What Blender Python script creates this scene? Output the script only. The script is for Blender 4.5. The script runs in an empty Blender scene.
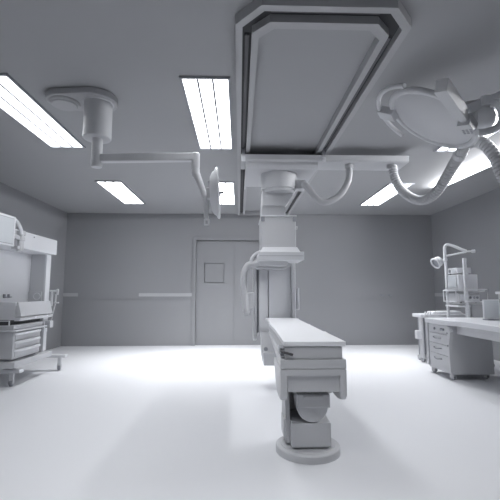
import bpy, bmesh, math, random
from mathutils import Vector, Matrix
random.seed(7)
SC = bpy.context.scene
COL = SC.collection
PI = math.pi

# ---------------------------------------------------------------- materials
def material(name, rgb, rough=0.5, noise=0.0, nscale=6.0, bump=0.0, metal=0.0, spec=0.5):
    m = bpy.data.materials.new(name); m.use_nodes = True
    nt = m.node_tree; b = nt.nodes['Principled BSDF']
    b.inputs['Base Color'].default_value = (*rgb, 1)
    b.inputs['Roughness'].default_value = rough
    b.inputs['Metallic'].default_value = metal
    b.inputs['Specular IOR Level'].default_value = spec
    if noise or bump:
        tc = nt.nodes.new('ShaderNodeTexCoord'); n = nt.nodes.new('ShaderNodeTexNoise')
        n.inputs['Scale'].default_value = nscale; n.inputs['Detail'].default_value = 4
        nt.links.new(tc.outputs['Object'], n.inputs['Vector'])
        if noise:
            r = nt.nodes.new('ShaderNodeValToRGB')
            r.color_ramp.elements[0].color = (*[c*(1-noise) for c in rgb], 1)
            r.color_ramp.elements[1].color = (*[min(1, c*(1+noise)) for c in rgb], 1)
            nt.links.new(n.outputs['Fac'], r.inputs['Fac'])
            nt.links.new(r.outputs['Color'], b.inputs['Base Color'])
        if bump:
            bp = nt.nodes.new('ShaderNodeBump'); bp.inputs['Strength'].default_value = bump
            bp.inputs['Distance'].default_value = 0.002
            nt.links.new(n.outputs['Fac'], bp.inputs['Height']); nt.links.new(bp.outputs['Normal'], b.inputs['Normal'])
    return m

def emitter(name, strength, rgb=(1, 1, 1)):
    m = bpy.data.materials.new(name); m.use_nodes = True
    nt = m.node_tree; b = nt.nodes['Principled BSDF']
    b.inputs['Base Color'].default_value = (0.8, 0.8, 0.8, 1)
    b.inputs['Emission Color'].default_value = (*rgb, 1)
    b.inputs['Emission Strength'].default_value = strength
    return m

CLAY = material('painted_white_enamel', (0.56, 0.567, 0.59), 0.42, 0.015, 3)
CLAY_L = material('bright_white_enamel', (0.72, 0.73, 0.76), 0.38, 0.01, 3)
CLAY_D = material('grey_enamel', (0.30, 0.31, 0.34), 0.5, 0.02, 4)
PAD = material('white_vinyl_pad', (0.84, 0.85, 0.88), 0.5, 0.01, 8, 0.05)
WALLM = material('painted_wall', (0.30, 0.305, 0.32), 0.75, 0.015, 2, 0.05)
WALLTRIM = material('bumper_rail_paint', (0.46, 0.465, 0.485), 0.6)
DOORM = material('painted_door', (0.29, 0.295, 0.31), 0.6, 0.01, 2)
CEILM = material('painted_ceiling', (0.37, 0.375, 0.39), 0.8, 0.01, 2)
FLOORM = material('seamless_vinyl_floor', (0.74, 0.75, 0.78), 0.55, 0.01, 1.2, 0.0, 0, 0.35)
RAILM = material('rail_frame_paint', (0.42, 0.425, 0.44), 0.55, 0.01, 3)
DARK = material('dark_channel', (0.045, 0.047, 0.052), 0.6, 0.05, 5)
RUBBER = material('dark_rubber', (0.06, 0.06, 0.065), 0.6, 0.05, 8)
HOSEM = material('ribbed_grey_hose', (0.47, 0.475, 0.495), 0.45, 0.01, 5)
SCREEN = material('pale_screen', (0.62, 0.65, 0.68), 0.25, 0.01, 3)
GLOW = emitter('luminous_diffuser', 6.0, (0.96, 0.98, 1.0))

# ---------------------------------------------------------------- mesh builder
def smooth_path(pts, n=8):
    P = [Vector(p) for p in pts]
    if len(P) < 3: return P
    out = []
    Q = [P[0]*2-P[1]] + P + [P[-1]*2-P[-2]]
    for i in range(1, len(Q)-2):
        a, b, c, d = Q[i-1:i+3]
        for k in range(n):
            t = k/n
            out.append(0.5*((2*b)+(c-a)*t+(2*a-5*b+4*c-d)*t*t+(3*b-a-3*c+d)*t*t*t))
    out.append(P[-1])
    return out

class MB:
    def __init__(self): self.bm = bmesh.new()
    def _merge(self, t, bevel=0, seg=2, mat=None):
        if bevel:
            es = [e for e in t.edges if len(e.link_faces) == 2 and e.calc_face_angle(0) > 0.6]
            bmesh.ops.bevel(t, geom=es, offset=bevel, segments=seg, affect='EDGES', profile=0.5, clamp_overlap=True)
        if mat is not None: bmesh.ops.transform(t, matrix=mat, verts=t.verts)
        bmesh.ops.recalc_face_normals(t, faces=t.faces)
        me = bpy.data.meshes.new('tmp'); t.to_mesh(me); t.free()
        self.bm.from_mesh(me); bpy.data.meshes.remove(me)
        return self
    def box(self, x0, x1, y0, y1, z0, z1, bevel=0.006, mat=None):
        t = bmesh.new()
        bmesh.ops.create_cube(t, size=1, matrix=Matrix.Translation(((x0+x1)/2, (y0+y1)/2, (z0+z1)/2)) @ Matrix.Diagonal((abs(x1-x0), abs(y1-y0), abs(z1-z0), 1)))
        return self._merge(t, min(bevel, 0.3*min(abs(x1-x0), abs(y1-y0), abs(z1-z0))) if bevel else 0, 2, mat)
    def bar(self, p0, p1, w, h, bevel=0.006, up=(0, 0, 1)):
        p0, p1 = Vector(p0), Vector(p1); d = p1-p0; L = d.length; x = d.normalized()
        z = Vector(up); y = z.cross(x).normalized(); z = x.cross(y)
        M = Matrix(((x.x, y.x, z.x, p0.x), (x.y, y.y, z.y, p0.y), (x.z, y.z, z.z, p0.z), (0, 0, 0, 1)))
        return self.box(0, L, -w/2, w/2, -h/2, h/2, bevel, M)
    def cyl(self, p0, p1, r0, r1=None, seg=32, bevel=0.0):
        r1 = r0 if r1 is None else r1
        p0, p1 = Vector(p0), Vector(p1); d = p1-p0
        t = bmesh.new()
        bmesh.ops.create_cone(t, cap_ends=True, segments=seg, radius1=r0, radius2=r1, depth=d.length)
        M = Matrix.Translation((p0+p1)/2) @ d.to_track_quat('Z', 'Y').to_matrix().to_4x4()
        if bevel:
            es = [e for e in t.edges if len(e.link_faces) == 2 and e.calc_face_angle(0) > 0.7]
            bmesh.ops.bevel(t, geom=es, offset=bevel, segments=3, affect='EDGES', profile=0.5, clamp_overlap=True)
        return self._merge(t, 0, 2, M)
    def prism(self, poly, axis, a, b, bevel=0.006, seg=2):
        """poly is in the two axes other than `axis`, in x,y,z order"""
        t = bmesh.new(); vs = []
        for s in (a, b):
            row = []
            for u, v in poly:
                c = {'x': (s, u, v), 'y': (u, s, v), 'z': (u, v, s)}[axis]
                row.append(t.verts.new(c))
            vs.append(row)
        n = len(poly)
        t.faces.new(vs[0]); t.faces.new(list(reversed(vs[1])))
        for i in range(n): t.faces.new((vs[0][i], vs[1][i], vs[1][(i+1) % n], vs[0][(i+1) % n]))
        bmesh.ops.recalc_face_normals(t, faces=t.faces)
        return self._merge(t, bevel, seg)
    def tube(self, pts, r, seg=16, n=8, rib=0.0, pitch=0.02, smooth=True):
        P = smooth_path(pts, n) if smooth else [Vector(p) for p in pts]
        if rib:     # resample at rib pitch
            acc = [0]
            for a, b in zip(P, P[1:]): acc.append(acc[-1]+(b-a).length)
            N = max(8, int(acc[-1]/(pitch/4))); Q = []; j = 0
            for k in range(N+1):
                s = acc[-1]*k/N
                while j < len(acc)-2 and acc[j+1] < s: j += 1
                t_ = (s-acc[j])/max(1e-9, acc[j+1]-acc[j]); Q.append(P[j].lerp(P[j+1], t_))
            P = Q
        t = bmesh.new(); rows = []; up = None
        for i, p in enumerate(P):
            d = (P[min(i+1, len(P)-1)]-P[max(i-1, 0)]).normalized()
            if up is None:
                up = Vector((0, 0, 1)) if abs(d.z) < 0.9 else Vector((1, 0, 0))
            sd = d.cross(up).normalized(); up = sd.cross(d).normalized()
            rr = r*(1+(rib*(0, 0.7, 1, 0.7)[i % 4] - rib/2 if rib else 0))
            rows.append([t.verts.new(p+sd*rr*math.cos(2*PI*k/seg)+up*rr*math.sin(2*PI*k/seg)) for k in range(seg)])
        for a, b in zip(rows, rows[1:]):
            for k in range(seg): t.faces.new((a[k], a[(k+1) % seg], b[(k+1) % seg], b[k]))
        t.faces.new(rows[0]); t.faces.new(list(reversed(rows[-1])))
        return self._merge(t)
    def lathe(self, prof, seg=48, mat=None):
        """prof: (radius, z) list, closed on the axis at both ends"""
        t = bmesh.new(); rows = []
        for r, z in prof:
            if r < 1e-6: rows.append([t.verts.new((0, 0, z))])
            else: rows.append([t.verts.new((r*math.cos(2*PI*k/seg), r*math.sin(2*PI*k/seg), z)) for k in range(seg)])
        for a, b in zip(rows, rows[1:]):
            for k in range(seg):
                q = (k+1) % seg
                if len(a) == 1 and len(b) > 1: t.faces.new((a[0], b[k], b[q]))
                elif len(b) == 1 and len(a) > 1: t.faces.new((a[k], a[q], b[0]))
                elif len(a) > 1: t.faces.new((a[k], a[q], b[q], b[k]))
        return self._merge(t, 0, 2, mat)
    def build(self, name, mat, parent=None, label=None):
        me = bpy.data.meshes.new(name)
        if parent is not None:
            bmesh.ops.translate(self.bm, vec=-ORG[parent], verts=self.bm.verts)
        self.bm.to_mesh(me); self.bm.free()
        me.materials.append(mat); me.shade_smooth(); me.set_sharp_from_angle(angle=math.radians(32))
        o = bpy.data.objects.new(name, me); COL.objects.link(o)
        wn = o.modifiers.new('weighted_normals', 'WEIGHTED_NORMAL'); wn.keep_sharp = True; wn.weight = 90
        if parent is not None:
            o.parent = parent; ORG[o] = ORG[parent]
        else: ORG[o] = Vector((0, 0, 0))
        if label: o['label'] = label
        return o
ORG = {}
def frame_matrix(c, z):
    z = Vector(z).normalized()
    return Matrix.Translation(c) @ z.to_track_quat('Z', 'Y').to_matrix().to_4x4()
def tag(o, label, cat, group=None):
    o['label'] = label; o['category'] = cat
    if group: o['group'] = group
    return o
def thing(name, loc, label, cat, group=None):
    o = bpy.data.objects.new(name, None); COL.objects.link(o); o.location = loc
    o.empty_display_size = 0.1; ORG[o] = Vector(loc)
    return tag(o, label, cat, group)
def struct(o): o['kind'] = 'structure'; return o
def copy_tree(o, parent=None):
    c = o.copy(); COL.objects.link(c); c.parent = parent
    for ch in list(o.children):
        copy_tree(ch, c)
    return c

# ---------------------------------------------------------------- room
XL, XR, YB, YF, ZC = -3.95, 4.53, 8.83, -1.6, 3.0
struct(MB().box(XL-.1, XR+.1, YF-.1, YB+.1, -0.1, 0, 0).build('floor', FLOORM))
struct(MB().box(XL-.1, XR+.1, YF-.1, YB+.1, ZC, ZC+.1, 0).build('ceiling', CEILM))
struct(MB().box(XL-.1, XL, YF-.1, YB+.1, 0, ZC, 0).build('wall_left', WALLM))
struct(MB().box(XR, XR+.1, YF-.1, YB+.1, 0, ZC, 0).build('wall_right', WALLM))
# back wall leaves the doorway open; a shallow joint line runs round it at dado height
DX0, DX1, DZ = -0.985, 0.76, 2.38
w = MB()
for x0, x1 in ((XL, DX0), (DX1, XR)):
    w.box(x0, x1, YB, YB+.1, 0, 1.026, 0); w.box(x0, x1, YB+.009, YB+.1, 1.026, 1.036, 0); w.box(x0, x1, YB, YB+.1, 1.036, ZC, 0)
w.box(DX0, DX1, YB, YB+.1, DZ, ZC, 0)
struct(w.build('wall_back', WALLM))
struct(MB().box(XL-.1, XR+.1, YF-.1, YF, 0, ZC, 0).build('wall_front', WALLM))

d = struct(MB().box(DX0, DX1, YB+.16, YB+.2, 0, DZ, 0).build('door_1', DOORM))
fr = MB()
fr.box(DX0-.08, DX0, YB-.022, YB+.2, 0, DZ+.08, .004); fr.box(DX1, DX1+.08, YB-.022, YB+.2, 0, DZ+.08, .004)
fr.box(DX0, DX1, YB-.022, YB+.16, DZ, DZ+.08, .004)
fr.build('door_frame', DOORM, d)
def leaf(x0, x1, win):
    m = MB(); y0, y1 = YB+.055, YB+.11; z0, z1 = .004, DZ-.004
    m2 = None
    if win:
        a, b, c, e = -0.80, -0.34, 1.40, 1.86
        m.box(x0, a, y0, y1, z0, z1, 0); m.box(b, x1, y0, y1, z0, z1, 0)
        m.box(a, b, y0, y1, z0, c, 0); m.box(a, b, y0, y1, e, z1, 0)
    else: m.box(x0, x1, y0, y1, z0, z1, 0)
    lf = m.build('door_leaf', DOORM, d)
    if win: MB().box(-0.79, -0.35, y0+.022, y1-.01, 1.41, 1.85, .003).build('window_panel', DOORM, lf)
    hx = (x1-.27, x1-.07) if win else (x0+.07, x0+.27)
    MB().box(hx[0], hx[1], y0-.008, y0+.001, .88, 1.0, .003).build('push_plate', DOORM, lf)
leaf(DX0+.004, -0.118, True); leaf(-0.112, DX1-.004, False)
struct(MB().box(-2.26, DX0-.082, YB-.012, YB, 1.095, 1.17, .004).build('trim_1', WALLTRIM))
struct(MB().box(XL, -3.62, YB-.012, YB, 1.095, 1.17, .004).build('trim_2', WALLTRIM))
struct(MB().box(XR-.012, XR, 7.2, YB, 1.095, 1.17, .004).build('trim_3', WALLTRIM))
for k, x in enumerate((3.29, 3.475)):
    o = MB().box(x-.045, x+.045, YB-.035, YB, 1.105, 1.14, .008).cyl((x, YB-.05, 1.10), (x, YB, 1.10), .012, seg=12).build('wall_hook', CLAY_D)
    tag(o, 'small dark wall hook on the back wall, %s' % ('the one nearer the grey doors' if k == 0 else 'the one nearer the right corner'), 'hook', 'wall hooks on the back wall')

# ---------------------------------------------------------------- ceiling lights
def ceiling_light(x0, x1, y0, y1, label, power, spread=120):
    t = thing('ceiling_light', ((x0+x1)/2, (y0+y1)/2, ZC), label, 'ceiling light', 'recessed ceiling light panels')
    f = MB(); b = .022
    f.box(x0-b, x0, y0-b, y1+b, ZC-.02, ZC, .002); f.box(x1, x1+b, y0-b, y1+b, ZC-.02, ZC, .002)
    f.box(x0, x1, y0-b, y0, ZC-.02, ZC, .002); f.box(x0, x1, y1, y1+b, ZC-.02, ZC, .002)
    w_ = (x1-x0)/3
    f.build('frame', CLAY_D, t)
    g = MB()
    for k in (1, 2): g.box(x0+k*w_-.009, x0+k*w_+.009, y0, y1, ZC-.02, ZC-.004, 0)
    g.build('divider', CLAY_D, t)
    MB().box(x0, x1, y0, y1, ZC-.006, ZC, 0).build('diffuser', GLOW, t, 'glowing white diffuser')
    for k in range(3):
        L = bpy.data.lights.new('tube_light', 'AREA'); L.shape = 'RECTANGLE'; L.size = w_-.018; L.size_y = y1-y0-.01
        L.energy = power/3; L.color = (.975, .985, 1); L.spread = math.radians(spread)
        lo = bpy.data.objects.new('tube_light', L); COL.objects.link(lo)
        lo.location = (x0+(k+.5)*w_ - ORG[t].x, 0, -.008); lo.parent = t
    return t
PW = 15
for x0, x1, nm in ((-2.335, -1.945, 'left'), (-.487, -.10, 'middle'), (2.515, 2.90, 'right')):
    ceiling_light(x0, x1, 3.09, 4.69, {
        'left': 'long glowing panel on the ceiling left of the oval boom mount',
        'middle': 'long glowing ceiling panel just left of the octagonal rail frame, nearer of that pair',
        'right': 'glowing ceiling panel partly hidden behind the big round surgical lamp'}[nm], PW*{'left': .3, 'middle': .6, 'right': .3}[nm])
    ceiling_light(x0, x1, 6.20, 7.79, {
        'left': 'small-looking slanted glowing ceiling panel in the far left, above the back wall',
        'middle': 'glowing ceiling panel seen behind the edge-on lamp disc, above the grey doors',
        'right': 'slanted glowing ceiling panel in the far right between the two hanging hoses'}[nm], PW*{'left': 1.0, 'middle': 3.0, 'right': 1.9}[nm], 92)

for x0, x1, nm in ((-.487, -.10, 'added unseen behind the viewer over the middle of the room'), ):
    ceiling_light(x0, x1, .2, 1.78, 'glowing ceiling panel ' + nm, PW*1.4)  # unseen panel, added to light the table front and near floor

# linear wall-washer that floods the ceiling next to it
t = thing('linear_ceiling_light', (3.56, 4.8, ZC), 'very bright strip light under the ceiling near the right wall, flooding the ceiling white', 'strip light')
M_ = Matrix.Translation((3.56, 4.75, 0)) @ Matrix.Rotation(math.radians(4.5), 4, 'Z')
MB().box(0, .03, -1.75, 1.65, ZC-.055, ZC, .004, M_).build('housing', CLAY, t)
MB().box(-.004, .0, -1.73, 1.63, ZC-.05, ZC-.004, 0, M_).build('diffuser', GLOW, t, 'glowing white diffuser')
L = bpy.data.lights.new('strip_lamp', 'AREA'); L.shape = 'RECTANGLE'; L.size = 3.36; L.size_y = .045; L.energy = 112; L.color = (.975, .985, 1)
lo = bpy.data.objects.new('strip_lamp', L); COL.objects.link(lo); lo.parent = t
lo.matrix_local = Matrix.Translation(-ORG[t]) @ M_ @ Matrix.Translation((-.012, -.05, ZC-.028)) @ Matrix.Rotation(math.radians(12), 4, 'Y') @ Matrix(((0, 0, 1, 0), (1, 0, 0, 0), (0, 1, 0, 0), (0, 0, 0, 1)))

# ---------------------------------------------------------------- octagonal rail frame on the ceiling
def octo(x0, x1, y0, y1, c, cf=None):
    cf = cf or c
    return [(x0+c, y0), (x1-c, y0), (x1, y0+cf), (x1, y1), (x0, y1), (x0, y0+cf)]
def ring(mb, outer, inner, z0, z1):
    t = bmesh.new(); n = len(outer)
    V = [[t.verts.new((x, y, z)) for x, y in pl] for pl, z in ((outer, z0), (inner, z0), (outer, z1), (inner, z1))]
    for i in range(n):
        j = (i+1) % n
        t.faces.new((V[0][i], V[0][j], V[1][j], V[1][i])); t.faces.new((V[2][i], V[3][i], V[3][j], V[2][j]))
        t.faces.new((V[0][i], V[2][i], V[2][j], V[0][j])); t.faces.new((V[1][i], V[1][j], V[3][j], V[3][i]))
    mb._merge(t, .003, 1)
t = thing('ceiling_rail_frame', (.55, 5.3, ZC), 'large octagonal double rail frame with a dark groove fixed under the ceiling', 'ceiling rail')
Y1 = 8.62
o1 = octo(-.028, 1.135, 2.165, Y1, .16, .175); o2 = octo(.018, 1.082, 2.215, Y1-.05, .135, .15)
o3 = octo(.082, 1.018, 2.31, Y1-.115, .115, .115); o4 = octo(.130, .968, 2.375, Y1-.165, .10, .10)
m = MB(); ring(m, o1, o2, 2.93, ZC-.001); m.build('outer_rail', RAILM, t)
m = MB(); ring(m, o3, o4, 2.93, ZC-.001); m.build('inner_rail', RAILM, t)
m = MB(); ring(m, o2, o3, 2.985, ZC-.001)
m.build('groove', DARK, t, 'dark groove between the rails')
m = MB(); z = 2.968
m.box(.036, .064, 2.5, Y1-.1, z, z+.018, .002); m.box(1.036, 1.064, 2.5, Y1-.1, z, z+.018, .002); m.box(.2, .9, 2.25, 2.275, z, z+.018, .002)
m.build('conductor_strip', material('dark_conductor', (.10, .10, .11), .5), t)

# ---------------------------------------------------------------- C-arm x-ray system hanging from the carriage
G = thing('x_ray_gantry', (.52, 5.1, 2.93), 'tall white C-arm x-ray gantry hanging from the ceiling carriage behind the operating table', 'x-ray machine')
m = MB(); m.prism([(4.62, 2.895), (4.62, 2.83), (4.64, 2.812), (4.97, 2.812), (4.97, 2.895)], 'x', .018, 2.13, .004)
m.build('cross_beam', CLAY, G)
m = MB()
for x in (.05, 1.05):
    m = MB(); m.box(x-.022, x+.022, 4.60, 4.96, 2.89, 2.968, .004); m.build('rail_runner', CLAY_D, G)
m = MB()
for x in (.05, 1.05): m = MB(); m.box(x-.024, x+.024, 4.598, 4.622, 2.80, 2.86, .004).box(x-.012, x+.012, 4.59, 4.60, 2.822, 2.845, .002); m.build('runner_clamp', CLAY_L, G)
m = MB(); m.prism([(4.66, 2.812), (4.66, 2.775), (4.70, 2.735), (4.78, 2.735), (5.70, 2.78), (5.70, 2.812)], 'x', .075, .985, .004)
m.box(.075, .10, 4.65, 5.70, 2.735, 2.815, .004)
m.build('carriage_plate', CLAY, G)
cx, cy = .525, 4.98
m = MB(); T = Matrix.Translation((cx, cy, 0))
m.lathe([(0, 2.78), (.235, 2.78), (.235, 2.540), (.230, 2.530), (.222, 2.528), (.214, 2.528), (.211, 2.500), (.203, 2.487), (.19, 2.482), (0, 2.482)], 64, T)
m.build('turntable_drum', CLAY, G)
m = MB(); m.prism([(4.93, 2.30), (4.90, 2.52), (5.16, 2.52), (5.40, 2.30), (5.40, 2.15), (4.95, 2.15)], 'x', .30, .60, .008, 3)
m.prism([(.302, 2.31), (.325, 2.52), (.725, 2.52), (.65, 2.37), (.602, 2.31)], 'y', 4.91, 5.14, .008, 3)
m.build('neck', CLAY, G)
MB().box(.74, .86, 4.86, 5.02, 2.53, 2.65, .008).build('hose_socket', CLAY, G)
m = MB(); m.prism([(4.84, 1.72), (4.84, 2.15), (4.855, 2.165), (5.46, 2.165), (5.46, 1.72)], 'x', .285, .724, .008, 3)
bx = m.build('lift_housing', CLAY, G)
m = MB(); m.box(.279, .325, 4.83, 4.85, 2.09, 2.15, .004)
m.build('notch', CLAY_D, bx)
MB().box(.685, .730, 4.83, 4.85, 2.09, 2.15, .004).build('notch', CLAY_D, bx)
MB().box(.275, .735, 4.825, 5.48, 2.152, 2.172, .006).build('housing_cap', CLAY_L, bx)
MB().cyl((.73, 4.9, 2.02), (.755, 4.9, 2.02), .022, seg=16, bevel=.004).build('side_knob', CLAY, bx)
# detector
m = MB(); m.box(.236, .79, 4.63, 5.16, 1.578, 1.682, .008)
dt = m.build('flat_panel_detector', CLAY_L, G)
m = MB(); t_ = bmesh.new()
lo_ = [(.262, 4.64), (.745, 4.64), (.745, 5.12), (.262, 5.12)]; hi = [(.29, 4.70), (.715, 4.70), (.715, 5.10), (.29, 5.10)]
a = [t_.verts.new((x, y, 1.680)) for x, y in lo_]; b = [t_.verts.new((x, y, 1.745)) for x, y in hi]
t_.faces.new(a); t_.faces.new(b)
for i in range(4): t_.faces.new((a[i], a[(i+1) % 4], b[(i+1) % 4], b[i]))
m._merge(t_, .02, 3); m.build('detector_cover', CLAY_L, dt)
m = MB(); m.box(.243, .783, 4.627, 4.64, 1.628, 1.632, 0); m.build('seam', CLAY_D, dt)
m = MB(); m.cyl((.44, 4.95, 1.58), (.44, 4.95, 1.525), .20, .17, 40, .01)
m.build('collimator', CLAY, dt)
# C shaped arm (profile in y,z)
prof_o = [(4.95, 1.78), (5.30, 1.80), (5.52, 1.72), (5.62, 1.55), (5.66, 1.25), (5.64, .90), (5.55, .62), (5.38, .42), (5.10, .30), (4.80, .30)]
prof_i = [(4.80, .46), (5.08, .47), (5.22, .55), (5.31, .70), (5.34, .90), (5.34, 1.25), (5.32, 1.45), (5.25, 1.62), (5.10, 1.64), (4.95, 1.64)]
m = MB(); m.prism(prof_o+prof_i, 'x', .30, .72, .014, 3)
ca = m.build('c_arm', CLAY, G)
m = MB(); m.box(.27, .395, 5.29, 5.36, .66, 1.60, .010); m.box(.403, .712, 5.285, 5.36, .66, 1.60, .014)
m.build('spine_cover', CLAY_L, ca)
m = MB(); m.prism([(5.24, 1.62), (5.24, .62), (5.27, .56), (5.33, .535), (5.40, .57), (5.44, .66), (5.44, 1.62)], 'x', .192, .238, .012, 3)
m.prism([(5.24, 1.62), (5.24, .75), (5.28, .66), (5.34, .63), (5.44, .70), (5.44, 1.62)], 'x', .712, .772, .014, 3)
m.build('side_rail', CLAY, ca)
MB().box(.232, .272, 5.33, 5.42, .64, 1.60, .004).build('side_slot', CLAY_D, ca)
m = MB(); m.box(.795, .83, 5.30, 5.40, .95, 1.25, .012); m.build('side_cable_cover', CLAY, ca)
# x-ray tube at the bottom of the C
m = MB(); m.prism([(4.86, .365), (5.10, .365), (5.16, .43), (5.16, .62), (5.05, .68), (4.96, .62), (4.84, .43)], 'x', .29, .70, .016, 3)
m.build('x_ray_tube', CLAY, ca)
MB().cyl((.335, 4.865, .49), (.335, 4.90, .49), .026, seg=20, bevel=.005).build('tube_knob', CLAY_D, ca)
# loop handle on the left of the arm
m = MB(); m.tube([(.27, 5.12, 1.585), (.19, 5.12, 1.565), (.12, 5.1, 1.545), (.075, 5.1, 1.47), (.062, 5.1, 1.36), (.066, 5.1, 1.22), (.080, 5.1, 1.08), (.090, 5.1, .98), (.098, 5.1, .925)], .044, 20).cyl((.097, 5.1, .93), (.101, 5.1, .89), .044, .030, 20, .008).box(.115, .20, 5.14, 5.26, .98, 1.19, .01).box(.09, .13, 5.08, 5.2, 1.0, 1.17, .008)
m.build('loop_handle', CLAY, G)
m = MB(); m.tube([(.30, 5.15, 1.74), (.22, 5.12, 1.70), (.17, 5.10, 1.64), (.16, 5.11, 1.58)], .022, 14)
m.build('guide_tube', CLAY_L, G)
m = MB(); m.prism([(.17, 1.64), (.17, 1.55), (.25, 1.50), (.60, 1.50), (.72, 1.56), (.72, 1.64)], 'y', 5.12, 5.34, .012, 3)
m.build('arm_bracket', CLAY, G)

# ---------------------------------------------------------------- hoses
def hose(pts, r, label, rib, owner, caps):
    if owner is None:
        t = thing('cable_hose', pts[0], label, 'hose')
        MB().tube(pts, r, 20, 10, rib, .034).build('hose', HOSEM, t)
    else: t = MB().tube(pts, r, 20, 10, rib, .034).build('cable_hose', HOSEM, owner, label)
    for p, q, rr in caps: MB().cyl(p, q, rr, seg=28, bevel=.006).build('collar', CLAY, t)
    return t
hose([(1.40, 4.74, 2.79), (1.40, 4.73, 2.70), (1.37, 4.72, 2.57), (1.27, 4.71, 2.41), (1.13, 4.70, 2.325), (1.03, 4.70, 2.315), (.955, 4.72, 2.38), (.90, 4.76, 2.47), (.855, 4.83, 2.56), (.83, 4.90, 2.59)],
     .040, 'smooth grey hose sagging in a U from the ceiling beam to the gantry drum', .0, G,
     [((1.40, 4.74, 2.76), (1.40, 4.74, 2.813), .056), ((.835, 4.89, 2.60), (.855, 4.84, 2.565), .05)])
hose([(1.955, 4.72, 2.79), (1.965, 4.70, 2.64), (2.01, 4.62, 2.46), (2.08, 4.46, 2.305), (2.14, 4.30, 2.25), (2.18, 4.12, 2.29), (2.20, 3.95, 2.39), (2.205, 3.78, 2.50), (2.19, 3.62, 2.56), (2.17, 3.50, 2.60), (2.20, 3.38, 2.585), (2.235, 3.30, 2.51), (2.275, 3.25, 2.38), (2.30, 3.22, 2.24), (2.36, 3.18, 2.08), (2.52, 3.10, 1.98), (2.72, 3.02, 1.95), (2.92, 2.96, 2.02), (3.04, 2.92, 2.2), (3.10, 2.9, 2.5), (3.12, 2.9, 2.78), (3.12, 2.9, 2.98)],
     .052, 'long ribbed grey hose looping below the big round surgical lamp', .2, None,
     [((1.95, 4.74, 2.76), (1.95, 4.74, 2.813), .064), ((3.12, 2.9, 2.96), (3.12, 2.9, 3.0), .08), ((2.197, 3.68, 2.535), (2.192, 3.63, 2.558), .062)])

# ---------------------------------------------------------------- ceiling boom on the left
t = thing('ceiling_boom', (-1.31, 3.45, ZC), 'grey articulated ceiling boom with oval mount and a lamp disc seen edge-on', 'ceiling boom')
def hull2(c1, r1, c2, r2, n=20):
    (x1, y1), (x2, y2) = c1, c2
    ang = math.atan2(y2-y1, x2-x1); dd = math.hypot(x2-x1, y2-y1); a = math.acos((r1-r2)/dd)
    P = []
    for k in range(n+1):
        q = ang+a+(2*PI-2*a)*k/n; P.append((x1+r1*math.cos(q), y1+r1*math.sin(q)))
    for k in range(n+1):
        q = ang-a+2*a*k/n; P.append((x2+r2*math.cos(q), y2+r2*math.sin(q)))
    return P
m = MB(); m.prism(hull2((-1.62, 3.44), .155, (-1.34, 3.45), .198), 'z', 2.935, 2.999, .012, 3); m.build('ceiling_plate', CLAY_D, t).data.materials[0] = RAILM
m = MB(); m.lathe([(0, 2.94), (.135, 2.94), (.135, 2.93), (.125, 2.918), (.115, 2.916), (.112, 2.910), (.105, 2.903), (0, 2.903)], 48, Matrix.Translation((-1.615, 3.44, 0)))
m.build('cover_disc', RAILM, t)
m = MB(); m.lathe([(0, 2.94), (.136, 2.94), (.136, 2.93), (.125, 2.925), (.124, 2.60), (.118, 2.592), (0, 2.592)], 56, Matrix.Translation((-1.31, 3.45, 0)))
m.build('column', CLAY, t)
m = MB(); m.lathe([(0, 2.60), (.046, 2.60), (.048, 2.52), (.048, 2.335), (.043, 2.325), (0, 2.325)], 32, Matrix.Translation((-1.305, 3.45, 0)))
m.build('spindle', CLAY, t)
m = MB(); m.bar((-1.27, 3.45, 2.408), (-.41, 3.45, 2.428), .07, .076, .014)
m.build('horizontal_arm', CLAY, t)
m = MB(); m.lathe([(0, 2.47), (.028, 2.47), (.038, 2.46), (.038, 2.33), (.035, 2.325), (.035, 2.318), (.038, 2.313), (.038, 2.27), (.026, 2.24), (0, 2.235)], 32, Matrix.Translation((-.402, 3.45, 0)))
m.build('elbow', CLAY, t)
m = MB(); m.cyl((-.395, 3.45, 2.27), (-.33, 3.43, 2.11), .036, .026, 24, .006); m.cyl((-.33, 3.43, 2.11), (-.305, 3.42, 2.04), .027, .026, 20, .004)
m.build('spring_arm', CLAY, t)
m = MB(); m.cyl((-.30, 3.42, 2.06), (-.298, 3.42, 1.86), .027, .022, 20, .004)
m.box(-.31, -.275, 3.40, 3.44, 1.835, 1.872, .004).box(-.316, -.304, 3.40, 3.44, 1.795, 1.845, .003).box(-.280, -.268, 3.40, 3.44, 1.795, 1.845, .003).box(-.316, -.268, 3.405, 3.435, 1.79, 1.80, .002)
m.build('drop_arm', CLAY, t)
n_ = Vector((-.995, -.035, -.06)).normalized()
Md = frame_matrix((-.192, 3.36, 2.068), n_)
m = MB(); m.lathe([(0, -.016), (.21, -.014), (.228, -.008), (.23, 0), (.224, .010), (.20, .022), (.185, .042), (.15, .062), (.08, .07), (0, .072)], 56, Md)
hd = m.build('lamp_head', CLAY_L, t)
MB().cyl(Md @ Vector((.02, 0, -.01)), Md @ Vector((.02, 0, -.055)), .013, seg=16, bevel=.004).build('handle', CLAY_D, hd)
m = MB(); m.box(-.035, .035, -.05, .05, .06, .098, .006, Md).cyl(Md @ Vector((0, 0, .08)), (-.285, 3.42, 2.03), .016, seg=14)
m.build('mount_block', CLAY, hd)
m = MB()
for k in (0, 1): m.tube([Md @ Vector((-.20+.028*k, .01, .03)), Md @ Vector((-.21+.028*k, 0, .05)), Md @ Vector((-.185+.028*k, 0, .055))], .005, 8)
m.build('clip', CLAY_D, hd)

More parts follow.
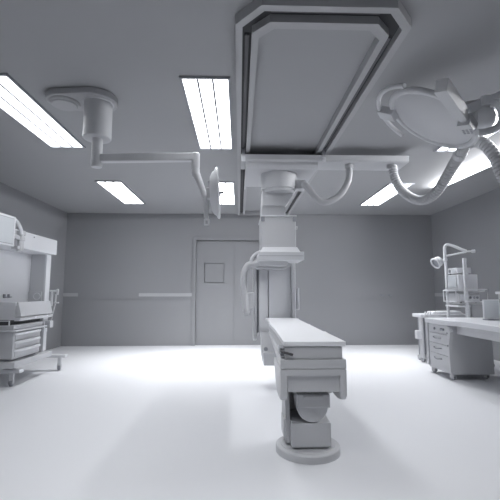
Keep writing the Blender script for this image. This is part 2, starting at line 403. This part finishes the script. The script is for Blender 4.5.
# ---------------------------------------------------------------- big surgical lamp, upper right
t = thing('surgical_lamp', (2.75, 2.75, ZC), 'big round surgical lamp hanging upper right with a curved grip bar and box arm', 'surgical lamp')
C0 = Vector((1.645, 3.1, 2.657)); n_ = Vector((-.538, .141, -.831)).normalized(); R0 = .385
Md = frame_matrix(C0, n_)
m = MB(); m.lathe([(0, -.09), (.15, -.085), (.27, -.065), (.36, -.035), (R0, 0), (R0-.01, .012), (.352, .018), (.348, .008), (.34, .010), (.30, .035), (.2, .065), (0, .08)], 72, Md)
hd = m.build('lamp_head', CLAY, t)
m = MB()
rim = [Md @ Vector((.378*math.cos(a), .378*math.sin(a), .0)) for a in [2*PI*k/72 for k in range(73)]]
m.tube(rim, .026, 16, smooth=False); m.build('rim', CLAY, hd)
ex = (Vector((-1, 0, 0))-n_*n_.dot(Vector((-1, 0, 0)))).normalized(); ey = n_.cross(ex)
Md2 = Matrix(((ex.x, ey.x, n_.x, C0.x), (ex.y, ey.y, n_.y, C0.y), (ex.z, ey.z, n_.z, C0.z), (0, 0, 0, 1)))
m = MB(); arc = [Md2 @ Vector((.485*math.cos(a), .485*math.sin(a), .045)) for a in [math.radians(d_) for d_ in range(-34, 87, 6)]]
m.tube(arc, .020, 16, 2); m.build('grip_bar', CLAY, hd)
Mb = Md2 @ Matrix.Rotation(math.radians(44), 4, 'Z')
MB().box(.34, .50, -.055, .055, .0, .075, .006, Mb).build('grip_bracket', CLAY, hd)
# box arm lying across the lamp
m = MB(); m.bar((1.225, 2.185, 2.445), (1.55, 2.52, 2.42), .075, .085, .006, up=(.25, 0, 1)); m.build('box_arm', CLAY, t)
m = MB(); m.cyl((1.545, 2.515, 2.415), (1.585, 2.555, 2.405), .033, seg=28, bevel=.004); m.build('arm_collar', CLAY, t)
m = MB(); m.bar((1.578, 2.55, 2.40), (1.69, 2.655, 2.375), .085, .09, .005, up=(.25, 0, 1)); jb = m.build('joint_block', CLAY, t)
m = MB()
ax = Vector((-.25, 0, -1)).normalized(); sy = Vector((.68, .72, -.17)).normalized(); sz = ax.cross(sy)
for i in (-1, 0, 1):
    for j in (-1, 0, 1):
        c = Vector((1.640, 2.613, 2.342))+sy*.024*i+sz*.024*j; m.cyl(c-ax*.004, c+ax*.004, .0095, seg=12)
m.build('socket', CLAY_D, jb)
# carrier of the lamp: bar up to the ceiling column
m = MB(); m.bar((1.655, 2.64, 2.51), (2.60, 2.62, 2.90), .07, .07, .006); m.build('carrier_arm', CLAY_L, t)
m = MB(); m.cyl((1.68, 2.64, 2.39), (1.74, 2.64, 2.53), .030, seg=20, bevel=.004); m.build('link', CLAY_L, t)
m = MB(); m.cyl((2.68, 2.62, 2.82), (2.68, 2.62, 3.0), .12, seg=40, bevel=.01); m.build('ceiling_column', CLAY, t)
m = MB(); m.cyl((1.70, 3.02, 2.70), (1.80, 2.66, 2.58), .04, .035, 20, .005); m.build('head_pivot', CLAY, t)
# second, smaller dome lamp beside it
Mk = frame_matrix((1.785, 2.68, 2.465), (-.15, -.55, -.80))
m = MB(); m.lathe([(0, -.04), (.08, -.035), (.10, 0), (.097, .025), (.08, .05), (.045, .07), (0, .078)], 40, Mk); m.build('dome', CLAY_L, t)
m = MB(); m.tube([(1.80, 2.60, 2.545), (1.85, 2.60, 2.545), (1.885, 2.60, 2.50), (1.89, 2.60, 2.43), (1.85, 2.60, 2.37), (1.77, 2.60, 2.335), (1.68, 2.58, 2.32)], .025, 18); m.build('curved_tube', CLAY_L, t)
MB().box(1.745, 1.82, 2.57, 2.66, 2.53, 2.60, .008).build('dome_bracket', CLAY_L, t)
MB().bar((1.80, 2.60, 2.585), (2.05, 2.58, 2.61), .055, .04, .006).build('side_bar', CLAY_L, t)

# ---------------------------------------------------------------- operating table
T = thing('operating_table', (.53, 3.05, 0), 'long white operating table on a pedestal with a round floor base', 'operating table')
m = MB(); m.lathe([(0, 0), (.241, 0), (.241, .044), (.236, .05), (.205, .051), (.2, .056), (0, .058)], 72, Matrix.Translation((.525, 3.05, 0)))
m.build('base_disc', CLAY, T)
m = MB(); m.box(.40, .665, 2.945, 3.22, .055, .085, .004).prism([(2.92, .072), (2.92, .240), (3.21, .258), (3.21, .072)], 'x', .385, .675, .005)
ped = m.build('pedestal', CLAY, T)
m = MB(); m.prism([(3.0, .07), (2.99, .25), (3.06, .52), (3.16, .58), (3.26, .56), (3.26, .07)], 'x', .352, .387, .005).box(.387, .64, 3.20, 3.26, .07, .56, .005)
m.box(.34, .358, 3.02, 3.2, .10, .24, .004); m.build('pedestal_side_cover', CLAY, ped)
m = MB(); m.cyl((.543, 2.925, .358), (.543, 3.16, .358), .114, seg=56, bevel=.004); m.build('tilt_hub', CLAY, T)
m = MB(); m.box(.424, .662, 2.87, 3.18, .363, .455, .004).box(.47, .61, 2.862, 2.875, .425, .447, .003).box(.40, .69, 2.93, 3.2, .45, .66, .006)
m.build('tilt_block', CLAY, T)
rot = Matrix.Rotation(math.radians(-1.1), 4, 'Z'); piv = Matrix.Translation((.53, 2.74, 0)); TR = piv @ rot @ piv.inverted()
# frame body tapering back
def taper(y0, y1, xa0, xa1, xb0, xb1, z0, z1, zb0=None, bevel=.005):
    t_ = bmesh.new(); zb0 = z0 if zb0 is None else zb0
    a = [t_.verts.new(v) for v in ((xa0, y0, z0), (xa1, y0, z0), (xa1, y0, z1), (xa0, y0, z1))]
    b = [t_.verts.new(v) for v in ((xb0, y1, zb0), (xb1, y1, zb0), (xb1, y1, z1), (xb0, y1, z1))]
    t_.faces.new(a); t_.faces.new(list(reversed(b)))
    for i in range(4): t_.faces.new((a[i], b[i], b[(i+1) % 4], a[(i+1) % 4]))
    bmesh.ops.recalc_face_normals(t_, faces=t_.faces)
    mm = MB(); mm._merge(t_, bevel); return mm
taper(2.75, 5.10, .322, .728, .375, .765, .728, .810, None, .004).build('slide_frame', CLAY, T)
fb = taper(2.735, 4.7, .290, .751, .36, .76, .662, .726, .69).build('table_frame', CLAY, T)
# cheeks with round lower corners, one each side, and the recessed end panel
def cheek(x0, x1):
    pts = [(2.735, .606)]
    for k in range(13):
        a = PI+k*PI/12*.5; pts.append((2.735+.20+.20*math.cos(a)*1, .66-.02+.20*math.sin(a)))
    for k in range(1, 13):
        a = 1.5*PI+k*PI/24; pts.append((3.16+.20*math.cos(a), .64+.20*math.sin(a)))
    pts = [(2.735, .61), (2.735, .52), (2.745, .472), (2.78, .445), (2.84, .438), (2.96, .440), (3.05, .465), (3.14, .525), (3.21, .60), (3.26, .66), (2.735, .66)]
    mm = MB(); mm.prism(pts, 'x', x0, x1, .008, 2); return mm.build('end_cheek', CLAY, T)
cheek(.289, .338); cheek(.705, .752)
MB().box(.335, .708, 2.765, 2.80, .50, .625, .003).build('end_panel', CLAY, T)
MB().box(.330, .713, 2.735, 3.20, .615, .660, .003).build('cross_member', CLAY, T)
# mattress with stepped side outline
def mattress():
    pts = [(.312, 2.735), (.752, 2.735), (.757, 3.3), (.765, 3.42), (.752, 3.44), (.758, 4.1), (.766, 4.2), (.757, 4.22), (.765, 4.95), (.778, 5.02), (.775, 5.19), (.355, 5.19), (.352, 5.08), (.362, 5.02), (.358, 4.75), (.345, 4.68), (.355, 4.60), (.345, 4.40), (.333, 4.34), (.334, 3.6)]
    mm = MB(); mm.prism(pts, 'z', .815, .85, .007, 2); return mm.build('mattress', PAD, T)
mattress()
m = MB(); m.box(.296, .345, 2.79, 2.93, .742, .80, .004); hb = m.build('control_box', CLAY_D, T)
MB().tube([(.30, 2.80, .79), (.305, 2.765, .775), (.345, 2.725, .768), (.375, 2.722, .760)], .009, 10).build('lever', RUBBER, T)
m = MB(); m.box(.300, .322, 2.80, 2.92, .733, .742, .002); m.build('pale_pad', PAD, hb)

# ---------------------------------------------------------------- caster helper
def caster(parent, x, y, h, r=.045, yaw=0.3, name='caster'):
    M2 = Matrix.Translation((x, y, 0)) @ Matrix.Rotation(yaw, 4, 'Z')
    m = MB(); m.box(-.022, .022, -.03, .035, r*1.7, h, .004, M2); m.box(-.028, -.022, -.03, .03, r*.7, r*2.1, .002, M2).box(.022, .028, -.03, .03, r*.7, r*2.1, .002, M2)
    c = m.build(name, CLAY, parent)
    MB().cyl(M2 @ Vector((-.018, 0, r)), M2 @ Vector((.018, 0, r)), r, seg=28, bevel=.006).build('wheel', CLAY_D, c)
    return c

# ---------------------------------------------------------------- mobile workstation on the left
t = thing('mobile_workstation', (-3.1, 5.3, 0), 'tall wheeled medical workstation with overhead bridge, tray and drawers by the left wall', 'medical workstation')
m = MB(); m.prism([(-3.16, 1.757), (-2.80, 1.757), (-2.80, 1.97), (-2.81, 1.982), (-3.16, 1.982)], 'y', 3.9, 5.965, .006); br = m.build('bridge', CLAY_L, t)
m = MB(); m.box(-2.802, -2.792, 5.28, 5.30, 1.93, 1.945, .002); m.build('screw', CLAY_D, br)
for y in (5.88, 3.95):
    m = MB(); m.box(-3.13, -2.925, y, y+.15, .33, 1.76, .006); p = m.build('post', CLAY, t)
    MB().box(-2.925, -2.90, y-.004, y+.13, .60, 1.757, .004).build('post_trim', CLAY_L, p)
m = MB(); m.box(-3.20, -3.132, 3.95, 5.885, 1.0, 1.757, .004); bp = m.build('backboard', CLAY_L, t)
for y in (5.25, 5.345):
    MB().box(-3.134, -3.11, y-.014, y+.014, 1.115, 1.165, .003).box(-3.115, -3.08, y-.012, y+.012, 1.12, 1.132, .002).build('hook', CLAY_D, bp)
# gauge plate on the post
m = MB(); m.box(-3.15, -2.94, 5.855, 5.878, 1.04, 1.20, .004); gp = m.build('gauge_plate', CLAY, t)
MB().tube([(-3.005+.048*math.cos(a), 5.852, 1.13+.048*math.sin(a)) for a in [2*PI*k/24 for k in range(25)]], .006, 8, smooth=False).build('gauge_ring', CLAY_L, gp)
# tray (cot) with flared clear sides
m = MB(); m.prism([(-2.825, 1.065), (-2.80, 1.065), (-2.758, .885), (-2.825, .885)], 'y', 5.02, 5.85, .005); m.box(-3.40, -2.83, 5.0, 5.02, .87, 1.065, .006); m.box(-3.40, -2.83, 5.82, 5.84, .87, 1.05, .006)
m.box(-3.42, -3.40, 5.0, 5.84, .87, 1.065, .006)
m.box(-3.42, -2.82, 5.0, 5.84, .84, .875, .006); tr = m.build('tray', CLAY, t)
m = MB(); m.prism([(-2.775, .875), (-2.755, .86), (-2.768, .828), (-2.83, .828), (-2.83, .875)], 'y', 5.0, 5.86, .004); m.build('tray_lip', CLAY, tr)
m = MB(); 
for z0 in (.765, .825): m.box(-3.06, -2.88, 4.985, 5.0, z0, z0+.01, .002)
m.box(-3.06, -3.05, 4.985, 5.0, .765, .835, .002).box(-2.89, -2.88, 4.985, 5.0, .765, .835, .002); m.build('grab_frame', CLAY_L, tr)
MB().box(-3.38, -2.90, 5.0, 5.78, .775, .845, .004).build('tray_shade_box', RUBBER, tr, 'shaded gap under the tray, filled in near-black')  # near-black filler stands for the shade between tray and control box
for y in (5.38, 5.70): MB().box(-2.768, -2.755, y-.02, y+.02, .845, .87, .003).build('latch', CLAY_L, tr)
# cabinet with curved drawer pulls
m = MB(); m.box(-3.40, -2.855, 5.05, 5.72, .345, .70, .006); cb = m.build('drawer_cabinet', CLAY, t)
m = MB(); m.box(-3.42, -2.84, 5.02, 5.74, .715, .775, .006); m.build('control_box', CLAY, cb)
m = MB(); m.box(-3.43, -2.80, 5.01, 5.80, .693, .713, .006); m.build('work_shelf', CLAY_L, cb)
MB().cyl((-3.10, 5.0, .745), (-3.10, 5.02, .745), .03, seg=20, bevel=.005).build('knob', CLAY, cb)
for k in range(3):
    z1 = .678-.105*k
    m = MB(); m.box(-2.857, -2.845, 5.09, 5.68, z1-.095, z1, .003); dw = m.build('drawer', CLAY, cb)
    m = MB(); m.prism([(5.075, 0), (5.075, .03)] and [(-2.846, 5.065), (-2.80, 5.13), (-2.782, 5.38), (-2.80, 5.63), (-2.846, 5.71)], 'z', z1-.034, z1-.004, .008); m.build('pull', CLAY_L, dw)
m = MB(); m.box(-3.36, -2.90, 5.07, 5.70, .30, .35, 0); m.build('plinth', CLAY_D, cb)
# base
m = MB(); m.prism([(-3.45, 4.95), (-2.98, 4.95), (-2.80, 5.02), (-2.80, 5.98), (-3.45, 5.98)], 'z', .245, .32, .008); bs = m.build('base', CLAY, t)
for y, z in ((5.15, .16), (6.17, .185)):
    m = MB(); m.box(-3.55, -2.665-.115*(y < 6), y-.05, y+.05, z+.008, z+.05, .006); m.box(-3.40, -3.0, y-.04 if y < 6 else 5.9, y+.04, z+.04, .25, .004)
    f = m.build('foot', CLAY_L, t); caster(f, -2.90 if y < 6 else -2.765, y, z+.010, .042, .2)
    caster(f, -3.45, y, z+.010, .042, .2)
# lower post box and side bits
m = MB(); m.box(-2.96, -2.81, 5.90, 6.0, .665, .765, .006); m.build('post_socket', CLAY, t)
m = MB(); m.box(-2.965, -2.885, 5.88, 5.97, .33, .765, .006); m.build('lower_post', CLAY_L, t)
m = MB(); m.box(-2.92, -2.76, 6.0, 6.03, 1.20, 1.225, .004).box(-2.87, -2.85, 5.995, 6.035, .98, 1.22, .004).box(-2.79, -2.765, 5.995, 6.035, 1.15, 1.24, .004).cyl((-2.795, 6.01, 1.16), (-2.80, 6.01, 1.03), .012, seg=12).box(-2.82, -2.755, 5.99, 6.04, 1.02, 1.04, .004)
m.cyl((-2.80, 6.01, 1.02), (-2.835, 5.98, .765), .008, seg=10); m.build('side_rail_fittings', CLAY, t)
# bin holder / tube clip between
m = MB(); m.tube([(-2.90, 5.92, .96), (-2.84, 5.93, .95), (-2.83, 5.93, .86)], .010, 10); m.build('cable_clip', CLAY, t)

# monitor hanging off the bridge
t = thing('flat_monitor', (-2.60, 4.2, 1.7), 'flat grey-framed monitor bracketed to the bridge of the left workstation', 'monitor')
mm = Matrix.Translation((-2.52, 4.02, 1.85)) @ Matrix.Rotation(math.radians(-4), 4, 'Z')
m = MB(); m.box(-.05, 0, -.36, .305, -.155, .178, .006, mm); sc_ = m.build('case', CLAY_L, t)
m = MB(); m.box(-.0005, .004, -.33, .27, -.128, .148, .002, mm); m.build('screen', SCREEN, t, 'pale blank screen')
m = MB(); m.box(-.0005, .002, -.336, .276, -.134, .154, .001, mm); m.build('screen_gasket', CLAY_D, t)
m = MB(); m.cyl((-2.735, 4.86, 1.70), (-2.735, 4.86, 1.94), .038, seg=24, bevel=.004).cyl((-2.735, 4.86, 1.83), (-2.735, 4.86, 1.875), .048, seg=24, bevel=.004).cyl((-2.735, 4.86, 1.90), (-2.735, 4.86, 1.955), .05, seg=24, bevel=.004).box(-2.80, -2.72, 4.78, 4.86, 1.72, 1.76, .004)
m.bar((-2.74, 4.82, 1.86), (-2.60, 4.30, 1.86), .04, .05, .006); m.build('swivel_bracket', CLAY, t)
m = MB(); m.tube([(-2.60, 4.30, 1.99), (-2.61, 4.40, 2.025), (-2.64, 4.54, 2.04), (-2.68, 4.69, 2.02), (-2.705, 4.79, 1.97), (-2.71, 4.82, 1.91)], .021, 12); m.build('arched_tube', CLAY_L, t)

# ---------------------------------------------------------------- right side: desk
t = thing('laboratory_desk', (3.3, 5.0, 0), 'long white counter desk along the right wall over a drawer cabinet', 'desk')
m = MB()
m.prism([(2.85, 5.92), (2.845, 5.6), (2.85, 5.33), (2.875, 5.24), (2.93, 5.15), (2.955, 5.0), (2.945, 4.4), (2.93, 3.5), (3.78, 3.5), (3.78, 5.92)], 'z', .735, .803, .010, 3)
m.build('worktop', CLAY_L, t)
m = MB(); m.box(2.975, 3.0, 3.62, 5.27, .625, .735, .004).box(2.969, 2.976, 3.62, 5.22, .672, .680, .001); m.build('apron', CLAY, t)
m = MB(); m.box(2.955, 3.03, 4.14, 4.27, .004, .735, .006); m.build('leg', CLAY, t)
m = MB(); m.box(3.60, 3.70, 3.6, 3.7, .0, .735, .006); m.build('leg', CLAY, t)
m = MB(); m.box(3.66, 3.70, 3.7, 5.30, .10, .735, .004); m.build('back_panel', CLAY, t)
m = MB(); m.box(3.54, 3.60, 5.12, 5.18, .0, .735, .004); m.build('leg', CLAY, t)
t = thing('drawer_cabinet', (3.18, 5.58, 0), 'wheeled three-drawer cabinet with control knobs under the far end of the desk', 'cabinet')
m = MB(); m.prism([(5.28, .08), (5.90, .08), (5.90, .733), (5.28, .733)], 'x', 2.885, 3.475, .008); cb = m.build('body', CLAY, t)
MB().prism([(5.30, .735-.003), (5.24, .66), (5.24, .62), (5.275, .50), (5.28, .30), (5.27, .11), (5.32, .11), (5.32, .732)], 'x', 2.862, 2.91, .005).build('corner_strip', CLAY, cb)
MB().box(2.862, 2.90, 5.86, 5.91, .11, .732, .005).build('corner_strip', CLAY, cb)
m = MB(); m.box(2.874, 2.888, 5.34, 5.85, .615, .715, .003); pn = m.build('control_panel', CLAY, cb)
for y in (5.42, 5.48, 5.66): MB().cyl((2.856, y, .665), (2.876, y, .665), .019, seg=16, bevel=.003).build('knob', CLAY_D, pn)
for k in range(3):
    z1 = .60-.145*k
    m = MB(); m.box(2.873, 2.888, 5.34, 5.85, z1-.138, z1, .005); dw = m.build('drawer', CLAY, cb)
    m = MB(); m.tube([(2.875, 5.50, z1-.06), (2.855, 5.52, z1-.062), (2.848, 5.60, z1-.072), (2.855, 5.68, z1-.062), (2.875, 5.70, z1-.06)], .008, 10); m.build('handle', CLAY_D, dw)
m = MB()
for z in (.63, .46): m = MB(); m.cyl((2.85, 5.30, z), (2.865, 5.30, z), .012, seg=10); m.build('hinge', CLAY_D, cb)
for x, y in ((2.93, 5.34), (3.43, 5.40), (2.93, 5.84), (3.43, 5.84)): caster(t, x, y, .085, .029, .4)

# trolley table behind the desk
t = thing('trolley_table', (3.4, 6.8, 0), 'narrow wheeled trolley table standing behind the far end of the desk', 'trolley')
m = MB(); m.box(3.125, 3.95, 6.60, 6.95, .755, .812, .008, None); m.build('top', CLAY_L, t)
m = MB(); m.box(3.135, 3.165, 6.62, 6.74, .08, .755, .006); m.build('side_panel', CLAY, t)
m = MB(); m.box(3.84, 3.90, 6.62, 6.93, .08, .755, .006); m.build('side_panel', CLAY, t)
m = MB(); m.box(3.17, 3.86, 6.64, 6.70, .05, .09, .005).box(3.19, 3.86, 6.88, 6.93, .05, .09, .005); m.build('lower_bar', CLAY, t)
m = MB(); m.box(3.20, 3.84, 6.90, 6.92, .09, .755, .003); m.build('back_panel', CLAY_D, t)
m = MB(); m.box(3.225, 3.245, 6.66, 6.70, .09, .755, .004).box(3.28, 3.295, 6.66, 6.70, .09, .755, .004); m.build('upright', CLAY, t)
for x, y in ((3.165, 6.68), (3.86, 6.68), (3.21, 6.90), (3.86, 6.90)): caster(t, x, y, .085, .028, .5)
m = MB(); m.box(3.06, 3.138, 6.64, 6.74, .39, .535, .008); m.build('side_bin', CLAY_L, t)
for k, x in enumerate((3.19, 3.235, 3.28)):
    m = MB(); m.tube([(x, 6.605, .74), (x-.01, 6.585, .76), (x-.01, 6.580, .81), (x, 6.595, .845), (x+.02, 6.62, .850), (x+.03, 6.63, .812)], .009, 10); m.build('hook', CLAY_L, t)
tag(MB().prism([(3.36, .8125), (3.375, .855), (3.85, .865), (3.90, .8125)], 'y', 6.66, 6.90, .01, 2).build('instrument_case', CLAY_L),
    'low flat white case lying on the trolley table behind the desk', 'case')

# equipment rack behind the desk
t = thing('equipment_rack', (3.62, 6.25, 0), 'tall two-post equipment rack with shelves standing behind the desk', 'equipment rack')
m = MB(); m.box(3.485, 3.52, 6.40, 6.44, .06, 1.77, .006); m.build('post', CLAY_L, t)
m = MB(); m.box(3.575, 3.625, 6.02, 6.06, .06, 1.735, .006); m.build('post', CLAY_L, t)
m = MB(); m.box(3.47, 3.90, 6.03, 6.43, 1.002, 1.022, .004); m.build('shelf', CLAY, t)
m = MB(); m.box(3.47, 3.90, 6.03, 6.43, 1.205, 1.218, .004); m.build('shelf', CLAY, t)
m = MB(); m.box(3.46, 3.66, 6.03, 6.43, .955, .985, .004); m.build('shelf', CLAY_L, t)
m = MB(); m.box(3.86, 3.90, 6.40, 6.44, .06, 1.02, .006); m.build('post', CLAY, t)
m = MB(); m.box(3.44, 3.96, 6.0, 6.46, .045, .085, .008); bs = m.build('base', CLAY, t)
for x, y in ((3.47, 6.04), (3.92, 6.04), (3.47, 6.42), (3.92, 6.42)): caster(bs, x, y, .05, .022, .3)
m = MB()
def loop(mb, pts, r=.010): mb.tube(pts+[pts[0]], r, 8, smooth=False)
loop(m, [(3.465, 6.47, 1.22), (3.465, 6.47, 1.04), (3.465, 6.10, 1.04), (3.465, 6.10, 1.22)]); m.build('guard_frame', CLAY_L, t)
m = MB(); loop(m, [(3.54, 5.99, 1.235), (3.91, 5.99, 1.235), (3.91, 5.99, 1.04), (3.54, 5.99, 1.04)]); m.build('guard_frame', CLAY_L, t)
for x, y in ((3.43, 6.44), ): MB().box(3.455, 3.49, 6.41, 6.43, 1.035, 1.05, .002).box(3.455, 3.49, 6.41, 6.43, 1.21, 1.222, .002).build('bracket', CLAY, t)
MB().box(3.58, 3.60, 5.985, 6.03, 1.04, 1.055, .002).box(3.58, 3.60, 5.985, 6.03, 1.22, 1.235, .002).build('bracket', CLAY, t)

t = thing('video_monitor', (3.66, 6.25, 1.22), 'boxy white tube monitor on the upper shelf of the equipment rack', 'monitor')
m = MB(); m.box(3.51, 3.83, 6.09, 6.385, 1.219, 1.475, .006); b_ = m.build('case', CLAY_L, t)
m = MB(); m.box(3.492, 3.502, 6.12, 6.36, 1.27, 1.455, .004); m.build('screen', SCREEN, t)
m = MB(); m.box(3.494, 3.502, 6.12, 6.36, 1.235, 1.255, .002); m.build('control_strip', CLAY, t)
t = thing('recorder_box', (3.68, 6.25, 1.475), 'small white recorder box on top of the boxy rack monitor', 'medical device')
m = MB(); m.box(3.51, 3.75, 6.12, 6.38, 1.492, 1.585, .006); b_ = m.build('case', CLAY_L, t)
MB().cyl((3.488, 6.30, 1.535), (3.502, 6.30, 1.535), .025, seg=16, bevel=.003).build('dial', CLAY_D, t)
MB().box(3.495, 3.502, 6.15, 6.24, 1.51, 1.57, .002).build('display', SCREEN, t)
t = thing('power_supply_unit', (3.7, 6.25, 1.022), 'wide control unit with knobs on the lower shelf of the equipment rack', 'medical device')
m = MB(); m.box(3.51, 3.84, 6.08, 6.40, 1.036, 1.165, .006); b_ = m.build('case', CLAY, t)
m = MB(); m.box(3.52, 3.83, 6.072, 6.082, 1.055, 1.15, .003); m.build('front_panel', CLAY_L, t)
for x in (3.68, 3.74, 3.79): MB().cyl((x, 6.06, 1.105), (x, 6.074, 1.105), .02, seg=14, bevel=.003).build('knob', CLAY_D, t)
m = MB(); 
for x in (3.55, 3.80):
    for y in (6.12, 6.36): MB().cyl((x, y, 1.0225), (x, y, 1.038), .015, seg=10).build('rubber_foot', RUBBER, t)
t = bpy.data.objects['recorder_box']
for x in (3.535, 3.725):
    for y in (6.14, 6.355): MB().cyl((x, y, 1.4755), (x, y, 1.493), .014, seg=10).build('rubber_foot', RUBBER, t)

# examination lamp clamped to the rack post
t = thing('examination_lamp', (3.475, 6.42, 1.77), 'jointed white examination lamp with small head clamped to the rack post', 'lamp')
m = MB(); m.cyl((3.5025, 6.42, 1.771), (3.5025, 6.42, 1.80), .026, seg=18, bevel=.003).tube([(3.475, 6.385, 1.70), (3.475, 6.385, 1.87), (3.48, 6.385, 1.945), (3.505, 6.375, 1.985), (3.55, 6.36, 1.985), (3.61, 6.32, 1.955), (3.70, 6.26, 1.895), (3.75, 6.22, 1.865)], .025, 16)
m.cyl((3.475, 6.385, 1.785), (3.5025, 6.42, 1.785), .02, seg=12)
m.build('upper_arm', CLAY_L, t)
m = MB(); m.cyl((3.49, 6.37, 1.80), (3.75, 6.22, 1.85), .016, seg=14).box(3.45, 3.50, 6.35, 6.405, 1.71, 1.76, .008); m.build('lower_arm', CLAY_L, t)
m = MB(); m.cyl((3.74, 6.22, 1.86), (3.84, 6.18, 1.86), .015, seg=14).cyl((3.82, 6.19, 1.86), (3.87, 6.17, 1.86), .028, seg=16, bevel=.006); m.build('counterweight', CLAY_L, t)
Ml = frame_matrix((3.33, 6.33, 1.70), (-.80, -.15, -.45))
m = MB(); m.lathe([(0, -.06), (.05, -.055), (.075, -.035), (.085, 0), (.085, .02), (.075, .03), (0, .03)], 32, Ml); hd = m.build('lamp_head', CLAY_L, t)
MB().lathe([(0, .03), (.068, .03), (.07, .04), (0, .045)], 32, Ml).build('lens', CLAY_D, hd)
m = MB(); m.tube([Ml @ Vector((.085*math.cos(a), .085*math.sin(a), .065)) for a in [math.radians(d_) for d_ in range(0, 361, 15)]], .014, 10); m.build('guard', CLAY_L, hd)
m = MB(); m.tube([(3.36, 6.34, 1.71), (3.42, 6.37, 1.715), (3.475, 6.385, 1.735)], .017, 12); m.build('neck', CLAY_L, t)

# things on the desk
t = thing('desk_monitor', (3.43, 5.3, .803), 'thin square flat monitor standing on the desk in front of the rack', 'monitor')
m = MB(); m.box(3.39, 3.625, 5.30, 5.325, .825, 1.09, .006); m.build('panel', CLAY_L, t)
m = MB(); m.box(3.403, 3.612, 5.297, 5.301, .838, 1.077, .002); m.build('screen', SCREEN, t)
m = MB(); m.box(3.44, 3.60, 5.29, 5.42, .8035, .818, .004).box(3.47, 3.54, 5.325, 5.35, .81, .95, .004); m.build('stand', CLAY_D, t)
t = thing('bench_instrument', (3.72, 5.0, .803), 'tall white bench instrument at the right edge of the picture on the desk', 'medical device')
m = MB(); m.box(3.445, 3.70, 4.82, 5.12, 1.165, 1.20, .006); m.build('cap', CLAY_L, t)
m = MB(); m.box(3.47, 3.69, 4.84, 5.10, .8035, 1.165, .006); m.build('case', CLAY, t)
m = MB(); m.box(3.464, 3.472, 4.87, 5.07, 1.05, 1.10, .003); m.build('slot', CLAY_D, t)

# ---------------------------------------------------------------- world, camera, view
w = bpy.data.worlds.new('world'); SC.world = w; w.use_nodes = True
w.node_tree.nodes['Background'].inputs['Color'].default_value = (.02, .02, .022, 1)
cam = bpy.data.cameras.new('camera'); co = bpy.data.objects.new('camera', cam); COL.objects.link(co)
cam.sensor_width = 36; cam.lens = 385/500*36; cam.clip_start = .02
co.location = (0, 0, 1.194)
co.rotation_euler = (math.radians(90)+math.atan(42/385), 0, -math.asin(11/math.sqrt(11**2+42**2+385**2)))
SC.camera = co
SC.view_settings.view_transform = 'Standard'; SC.view_settings.look = 'None'
SC.view_settings.gamma = 1; SC.view_settings.use_curve_mapping = False
SC.view_settings.exposure = 0.0
